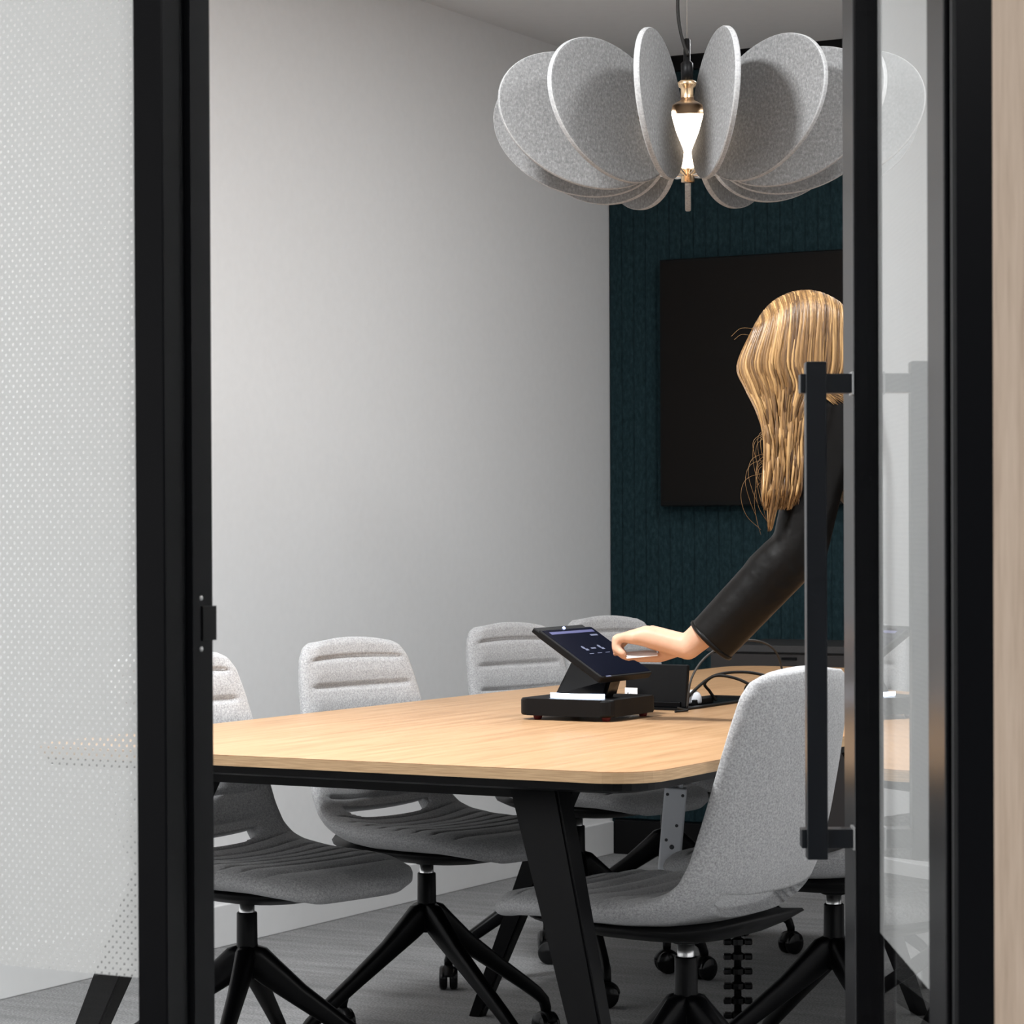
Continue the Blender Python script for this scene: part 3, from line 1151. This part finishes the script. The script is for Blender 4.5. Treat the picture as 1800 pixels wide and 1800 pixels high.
sp_ = thing('cable_spine', 'black segmented cable spine running from table to floor', 'cable spine', (-2.250, 4.985, 0))
b_ = bmesh.new()
lathe(b_, [(.075, 0), (.078, .004), (.070, .012), (.02, .016)], 32)
obj('foot_plate', b_, 'black_plastic', sp_, True)
b_ = bmesh.new()
tube(b_, [(0, 0, .012), (0, 0, .69)], .008, 12)
obj('core', b_, 'gloss_black_plastic', sp_, True)
seg_me = None
for k in range(21):
    if seg_me is None:
        b_ = bmesh.new()
        lathe(b_, [(.009, 0), (.014, .003), (.014, .014), (.009, .017)], 16)
        box(b_, -.030, -.013, -.010, .010, .002, .015, bev=.003)
        box(b_, .013, .030, -.010, .010, .002, .015, bev=.003)
        o = obj('vertebra', b_, 'gloss_black_plastic', sp_, loc=(0, 0, .03))
        o.rotation_euler = (0, 0, yaw)
        seg_me = o.data
    else:
        inst('vertebra', seg_me, sp_, (0, 0, .03 + .0305 * k), yaw)

# ------------------------------------------------------------------ person
person = thing('person', 'person with long blonde hair in black jacket leaning over to tap console', 'person', (-1.38, 4.88, 0), yaw)
OL, OC = person.location.x * math.cos(yaw) + person.location.y * math.sin(yaw), -person.location.x * math.sin(yaw) + person.location.y * math.cos(yaw)


def P(l, c, b):
    """place given across / along the person's own heading, relative to the standing point"""
    return Vector((l - OL, c - OC, b))


def ball(bm, c, r, sub=2):
    mtx = Matrix.Translation(c) @ (Matrix.Diagonal((*r, 1)) if isinstance(r, (tuple, list)) else Matrix.Scale(r, 4))
    return bmesh.ops.create_icosphere(bm, subdivisions=sub, radius=1, matrix=mtx)['verts']


def limb(bm, a, b, ra, rb, sub=2):
    t = bmesh.new()
    ball(t, a, ra, sub)
    ball(t, b, rb, sub)
    r = bmesh.ops.convex_hull(t, input=t.verts)
    bmesh.ops.delete(t, geom=[g for g in r['geom_interior'] if isinstance(g, bmesh.types.BMVert)], context='VERTS')
    me = bpy.data.meshes.new('tmp')
    t.to_mesh(me)
    t.free()
    bm.from_mesh(me)
    bpy.data.meshes.remove(me)


def chain(bm, pts):
    for (a, ra), (b, rb) in zip(pts, pts[1:]):
        limb(bm, a, b, ra, rb)


def cone_cut(bm, a, b, ra, rb, n=24):
    """truncated cone with a flat end at b"""
    tube(bm, [a, a.lerp(b, .5), b], [ra, (ra + rb) / 2, rb], n)


def fuse(name, bm, material, parent, voxel, smooth_it=6):
    o = obj(name, bm, material, None, True)
    md = o.modifiers.new('r', 'REMESH')
    md.mode = 'VOXEL'
    md.voxel_size = voxel
    md.use_smooth_shade = True
    sm = o.modifiers.new('s', 'SMOOTH')
    sm.iterations = smooth_it
    sm.factor = .5
    dg = bpy.context.evaluated_depsgraph_get()
    me = bpy.data.meshes.new_from_object(o.evaluated_get(dg))
    o.modifiers.clear()
    old = o.data
    o.data = me
    me.name = name
    bpy.data.meshes.remove(old)
    for p in me.polygons:
        p.use_smooth = True
    o.parent = parent
    return o


# joints (l = across, c = along, b = height)
shL, elL, wrL = P(.606, 5.000, 1.335), P(.543, 4.985, 1.066), P(.335, 5.035, .880)
shR, elR, wrR = P(.740, 5.300, 1.345), P(.900, 5.360, 1.120), P(1.010, 5.250, .960)
chest, belly, pelvis = P(.720, 5.120, 1.270), P(.900, 5.060, 1.130), P(1.080, 5.000, .985)
neck0, neck1 = P(.640, 5.110, 1.360), P(.580, 5.045, 1.405)
HC = P(.545, 5.005, 1.447)                  # middle of the skull
hipL, hipR = pelvis + Vector((.02, -.09, -.03)), pelvis + Vector((.02, .09, -.03))
knL, knR = P(1.130, 4.90, .52), P(1.150, 5.07, .52)
anL, anR = P(1.190, 4.89, .085), P(1.210, 5.08, .085)
fd, ud, sd = Vector((-.80, .0, -.60)), Vector((-.60, .0, .80)), Vector((0, -1, 0))   # face, crown, her left
bm = bmesh.new()
chain(bm, [(pelvis, .115), (belly, .098), (chest, .105), (neck0, .058), (neck1, .050), (HC - ud * .04, .055)])
limb(bm, chest, shL, .08, .048)
limb(bm, chest, shR, .08, .048)
chain(bm, [(shL, .050), (elL, .040), (elL.lerp(wrL, .35), .040), (wrL, .0255)])
chain(bm, [(shR, .050), (elR, .040), (elR.lerp(wrR, .35), .040), (wrR, .027)])
for h_, k_, a_ in ((hipL, knL, anL), (hipR, knR, anR)):
    limb(bm, pelvis, h_, .11, .09)
    chain(bm, [(h_, .088), (k_, .056), (k_.lerp(a_, .35) + Vector((.02, 0, 0)), .055), (a_, .036)])
    chain(bm, [(a_, .036), (a_ + Vector((-.10, 0, -.05)), .030), (a_ + Vector((-.155, 0, -.058)), .024)])
# head
ball(bm, HC, .083, 3)
ball(bm, HC - fd * .018 + ud * .004, (.086, .074, .086), 3)
limb(bm, HC + fd * .030 - ud * .020, HC + fd * .040 - ud * .075, .066, .048)
limb(bm, HC + fd * .040 - ud * .075, HC + fd * .062 - ud * .100, .045, .022)
limb(bm, HC + fd * .082 - ud * .012, HC + fd * .108 - ud * .046, .008, .012)      # nose
limb(bm, HC + fd * .078 + sd * .04 + ud * .008, HC + fd * .078 - sd * .04 + ud * .008, .012, .012)
for s in (-1, 1):
    limb(bm, HC + sd * s * .076 - ud * .005, HC + sd * s * .072 - ud * .045, .014, .010)
# left hand: palm, pointing index, three curled fingers, thumb
kn = P(.238, 5.085, .905)
hd_ = (kn - wrL).normalized()                      # along the hand
side = Vector((0, 1, 0))
side = (side - hd_ * side.dot(hd_)).normalized()   # across the knuckles, away from camera
dn = hd_.cross(side)
if dn.z > 0:
    dn = -dn                                       # palm side
limb(bm, wrL, kn - hd_ * .030 + side * .012, .025, .024)
limb(bm, wrL, kn - hd_ * .030 - side * .014, .024, .022)
limb(bm, kn - hd_ * .030 + side * .012, kn + side * .026 + dn * .004, .022, .014)
limb(bm, kn - hd_ * .030 - side * .014, kn - side * .028 + dn * .010, .021, .013)
limb(bm, kn - hd_ * .01 + side * .026, kn - hd_ * .01 - side * .028 + dn * .008, .016, .014)
# (index is on the far side: thumb side of the left hand with the palm down)
i0 = kn + side * .026 + dn * .003
chain(bm, [(i0, .0105), (i0 + hd_ * .026 + dn * .010 + side * .002, .0092), (i0 + hd_ * .038 + dn * .030 + side * .002, .0080),
           (i0 + hd_ * .043 + dn * .047 + side * .002, .0066)])
for k, (off, ln) in enumerate(((.0075, 1.05), (-.0115, .98), (-.0295, .80))):
    b0 = kn + side * off + dn * (.004 + .002 * k)
    chain(bm, [(b0, .0105), (b0 + hd_ * .030 * ln + dn * .012, .0095), (b0 + hd_ * .026 * ln + dn * .036 * ln, .0085),
               (b0 + hd_ * .004 * ln + dn * .044 * ln, .0075)])
t0 = wrL + hd_ * .030 + side * .022 + dn * .012
chain(bm, [(t0, .014), (t0 + hd_ * .034 + side * .012 + dn * .022, .0105), (t0 + hd_ * .058 + side * .006 + dn * .030, .0085), (t0 + hd_ * .074 - side * .002 + dn * .036, .007)])
# right hand resting on the thigh
h2 = (wrR - elR).normalized()
s2 = Vector((0, 1, 0))
pr_ = wrR + h2 * .07
limb(bm, wrR, pr_, .026, .026)
limb(bm, pr_ - s2 * .022, pr_ + s2 * .026, .016, .016)
for k in range(4):
    q = pr_ + s2 * (-.026 + .0185 * k) + h2 * .012
    chain(bm, [(q, .0095), (q + h2 * (.035 + .006 * (k in (1, 2))) + Vector((.006, 0, -.006)), .0088),
               (q + h2 * (.060 + .010 * (k in (1, 2))) + Vector((.016, 0, -.018)), .0072)])
q = wrR + h2 * .03 - s2 * .028
chain(bm, [(q, .013), (q + h2 * .03 - s2 * .022, .010), (q + h2 * .055 - s2 * .028, .008)])
body = fuse('body', bm, 'skin', person, .0042, 4)

# face details
for s in (-1, 1):
    e0 = HC + fd * .083 + sd * s * .030 - ud * .012
    b_ = bmesh.new()
    ball(b_, e0, .0115, 2)
    ey = obj('eye', b_, 'eye_white', person, True)
    b_ = bmesh.new()
    ball(b_, e0 + fd * .0075, .0058, 2)
    obj('iris', b_, 'eye_iris', ey, True)
b_ = bmesh.new()
limb(b_, HC + fd * .088 - ud * .076 + sd * .018, HC + fd * .092 - ud * .077, .0045, .006)
limb(b_, HC + fd * .088 - ud * .076 - sd * .018, HC + fd * .092 - ud * .077, .0045, .006)
obj('mouth', b_, 'lips', person, True)
gl = bmesh.new()
for s in (-1, 1):
    c0 = HC + fd * .102 + sd * s * .032 - ud * .014
    loop = [c0 + sd * (.024 * math.cos(R(20 * k))) + ud * (.018 * math.sin(R(20 * k))) for k in range(19)]
    tube(gl, loop, .0016, 6)
    tube(gl, [c0 + sd * s * .024 + ud * .006, HC + sd * s * .084 + fd * .03 - ud * .002, HC + sd * s * .084 - fd * .012 - ud * .008], .0018, 6)
tube(gl, [HC + fd * .104 + sd * .009 - ud * .010, HC + fd * .107 - ud * .008, HC + fd * .104 - sd * .009 - ud * .010], .0016, 6)
obj('glasses', gl, 'glasses_frame', person, True)

# jacket: body, sleeves ending in flat cuffs, collar
bm = bmesh.new()
chain(bm, [(pelvis + Vector((-.01, 0, .02)), .142), (belly, .132), (chest, .142), (neck0 + Vector((.01, 0, -.02)), .085)])
limb(bm, chest, shL, .115, .070)
limb(bm, chest, shR, .115, .070)
cuffL = elL.lerp(wrL, .79) + Vector((-.004, 0, -.030))
chain(bm, [(shL, .072), (shL.lerp(elL, .55), .058), (elL, .056), (elL.lerp(wrL, .25), .054)])
cone_cut(bm, elL.lerp(wrL, .12), cuffL, .054, .050)
chain(bm, [(shR, .072), (elR, .054), (elR.lerp(wrR, .7), .045)])
cone_cut(bm, elR.lerp(wrR, .3), elR.lerp(wrR, .86), .052, .045)
jk = fuse('jacket', bm, 'black_leather', person, .0065, 5)
bm = bmesh.new()
ring = []
ax = (neck1 - neck0).normalized()
cu, cv = frame_for(ax)
for k in range(25):
    a = 2 * math.pi * k / 24
    ring.append(neck0 + ax * .015 + cu * (.074 * math.cos(a)) + cv * (.074 * math.sin(a)))
tube(bm, ring, .015, 8, squash=1.6)
obj('collar', bm, 'black_leather', jk, True)
bm = bmesh.new()
cr_ = []
ax = (cuffL - elL).normalized()
cu, cv = frame_for(ax)
for k in range(29):
    a = 2 * math.pi * k / 28
    cr_.append(cuffL + ax * -.006 + cu * (.0475 * math.cos(a)) + cv * (.0475 * math.sin(a)))
tube(bm, cr_, .0050, 8)
obj('cuff', bm, 'black_leather', jk, True)
# trousers and shoes
bm = bmesh.new()
limb(bm, pelvis + Vector((.02, -.02, -.02)), pelvis + Vector((.02, .02, -.02)), .135, .135)
for h_, k_, a_ in ((hipL, knL, anL), (hipR, knR, anR)):
    limb(bm, pelvis, h_, .12, .105)
    chain(bm, [(h_, .105), (k_, .072), (k_.lerp(a_, .35) + Vector((.02, 0, 0)), .070)])
    cone_cut(bm, k_.lerp(a_, .3) + Vector((.02, 0, 0)), a_ + Vector((0, 0, -.02)), .068, .055)
obj_tr = fuse('trousers', bm, 'black_cloth', person, .009, 4)
for a_ in (anL, anR):
    b_ = bmesh.new()
    f0 = Vector((a_.x + .025, a_.y, .034))
    chain(b_, [(f0, .0335), (Vector((a_.x - .10, a_.y, .0375)), .0368), (Vector((a_.x - .165, a_.y, .031)), .0305)])
    limb(b_, Vector((a_.x + .01, a_.y, .05)), a_, .040, .044)
    fuse('shoe', b_, 'black_leather', person, .006, 4)

# hair: scalp layer plus separate locks combed over and hanging down
hb = bmesh.new()
tone = []


def lock(pts, r0, r1, shade, n=6, squash=.55, per=5):
    pp = catmull(pts, per)
    m_ = len(pp)
    rad = []
    for i in range(m_):
        t = i / (m_ - 1)
        rad.append(max(.0003, (r0 * (.75 + .25 * min(1, t * 6)) * (1 - t) + r1 * t) * (1 if t < .9 else (1 - t) / .1 * .8 + .2)))
    k0 = len(hb.verts)
    tube(hb, pp, rad, n, squash=squash)
    tone.append((k0, len(hb.verts) + 0, shade))


def V(x, y, z):
    return HC + Vector((x, y, z))


# scalp layer
k0 = 0
sc = bmesh.new()
ball(sc, V(.012, .0, .012), (.099, .086, .094), 3)
ball(sc, V(.035, .0, -.020), (.080, .082, .085), 3)
me_ = bpy.data.meshes.new('tmp')
sc.to_mesh(me_)
sc.free()
hb.from_mesh(me_)
tone.append((0, len(hb.verts), .35))
rnd = random.Random(11)
LEV = [(.030, -.088, .104), (-.010, -.106, .108), (-.030, -.109, .106), (-.060, -.103, .092), (-.090, -.090, .052), (-.120, -.078, .020), (-.150, -.071, .001),
       (-.205, -.066, -.004), (-.260, -.068, -.010), (-.300, -.072, -.016), (-.335, -.066, -.040)]


def at_level(z, f):
    tabz = [(-a, b, c) for a, b, c in LEV]
    xl, xr = interp(tabz, -z)
    return xl + (xr - xl) * f


for i in range(560):
    f = (i + rnd.random()) / 560
    near = rnd.random() < .72
    sgn = -1 if near else 1
    lay = rnd.uniform(.0, 1.0)
    # root on the parting line running front to back over the crown
    phi = R(158 - 128 * f + rnd.uniform(-4, 4))
    rx, rz = .012 + .098 * math.cos(phi), .012 + .100 * math.sin(phi)
    root = V(rx, sgn * rnd.uniform(.0, .012), rz - .004)
    mz = rz * .55 + .03
    pts = [root]
    xm = at_level(.03, f)
    dep = .080 * math.sqrt(max(.08, 1 - ((xm - .01) / .118) ** 2))
    pts.append(V(rx * .6 + xm * .4, sgn * dep * .52, rz - .012))
    pts.append(V(rx * .25 + xm * .75, sgn * (dep * .92 + .004 * lay), max(.035, rz * .55)))
    j = rnd.uniform(-.006, .006)
    back = f > .60 + rnd.uniform(-.05, .05)
    if back:
        # hair at the back of the head ends on the collar
        xe = .055 + .085 * (f - .6) / .4
        pts.append(V(at_level(-.03, f) + j, sgn * (dep + .008 * lay), -.03))
        pts.append(V(at_level(-.03, f) * .9 + j, sgn * (dep * .95 + .008 * lay), -.075))
        pts.append(V(xe, sgn * (dep * .85) - .01, -.092 - .02 * rnd.random()))
    else:
        g = f / .6
        for z in (-.03, -.075, -.12, -.17, -.22, -.27):
            conv = min(1, max(0, (-z - .03) / .13))
            yy = sgn * (dep + .010 * lay) * (1 - conv) + conv * (sgn * .016 + rnd.uniform(-.016, .012) - .052)
            wav = .0022 * math.sin(z * 30 + i * .05) * conv
            fr_ = f + (g - f) * conv
            pts.append(V(at_level(z, fr_) + j + wav, yy, z))
        ze = -.296 - rnd.uniform(0, .012) if not (.12 < g < .45 and rnd.random() < .55) else -.333 - rnd.uniform(0, .015)
        xe = at_level(ze, g if ze > -.325 else g * .4 + .06)
        pts.append(V(xe + j * .5, -.055 + rnd.uniform(-.014, .010), ze))
    dark = .25 if rnd.random() < .14 else 1
    lock(pts, rnd.uniform(.0026, .0048), rnd.uniform(.0012, .0024), dark * min(1, max(0, rnd.gauss(.5, .2) + .22 * math.sin(i * .11) + .12 * math.sin(i * .37))))
# loose flyaway strands
for i in range(16):
    z0 = rnd.uniform(-.12, -.26)
    x0 = at_level(z0, 0) + .004
    bulge = rnd.uniform(.008, .055)
    z1 = z0 - rnd.uniform(.05, .12)
    y0 = rnd.uniform(-.07, -.03)
    lock([V(x0 + .006, y0, z0), V(x0 - bulge * .75, y0 - .004, z0 - .012), V(x0 - bulge, y0 - .008, z0 * .6 + z1 * .4),
          V(x0 - bulge * .8, y0 - .006, z0 * .25 + z1 * .75), V(x0 - bulge * rnd.uniform(.1, .6), y0, z1)], .00016, .00012, .5, n=4, squash=1)
for i in range(2):
    z0 = .02 + .012 * i
    lock([V(-.085 + .01 * i, -.03, z0), V(-.11, -.03, z0 + .004), V(-.125 - .006 * i, -.035, z0 - .006 - .006 * i)], .00022, .00016, .5, n=4, squash=1)
hair = obj('hair', hb, 'blonde_hair', person, True)
att = hair.data.attributes.new('lock_tone', 'FLOAT', 'POINT')
vals = [.5] * len(hair.data.vertices)
for a_, b_, v_ in tone:
    for q in range(a_, b_):
        vals[q] = v_
att.data.foreach_set('value', vals)

# white card held under the hand
card = tag(obj('card', BX(-.030, .030, -.020, .020, -.0006, .0006), 'label_white'), 'white card held in the hand beside the console screen', 'card')
kw = person.location + Matrix.Rotation(yaw, 3, 'Z') @ (kn - hd_ * .022 + dn * .036)
card.location = kw
card.rotation_euler = (R(14), R(-5), yaw)
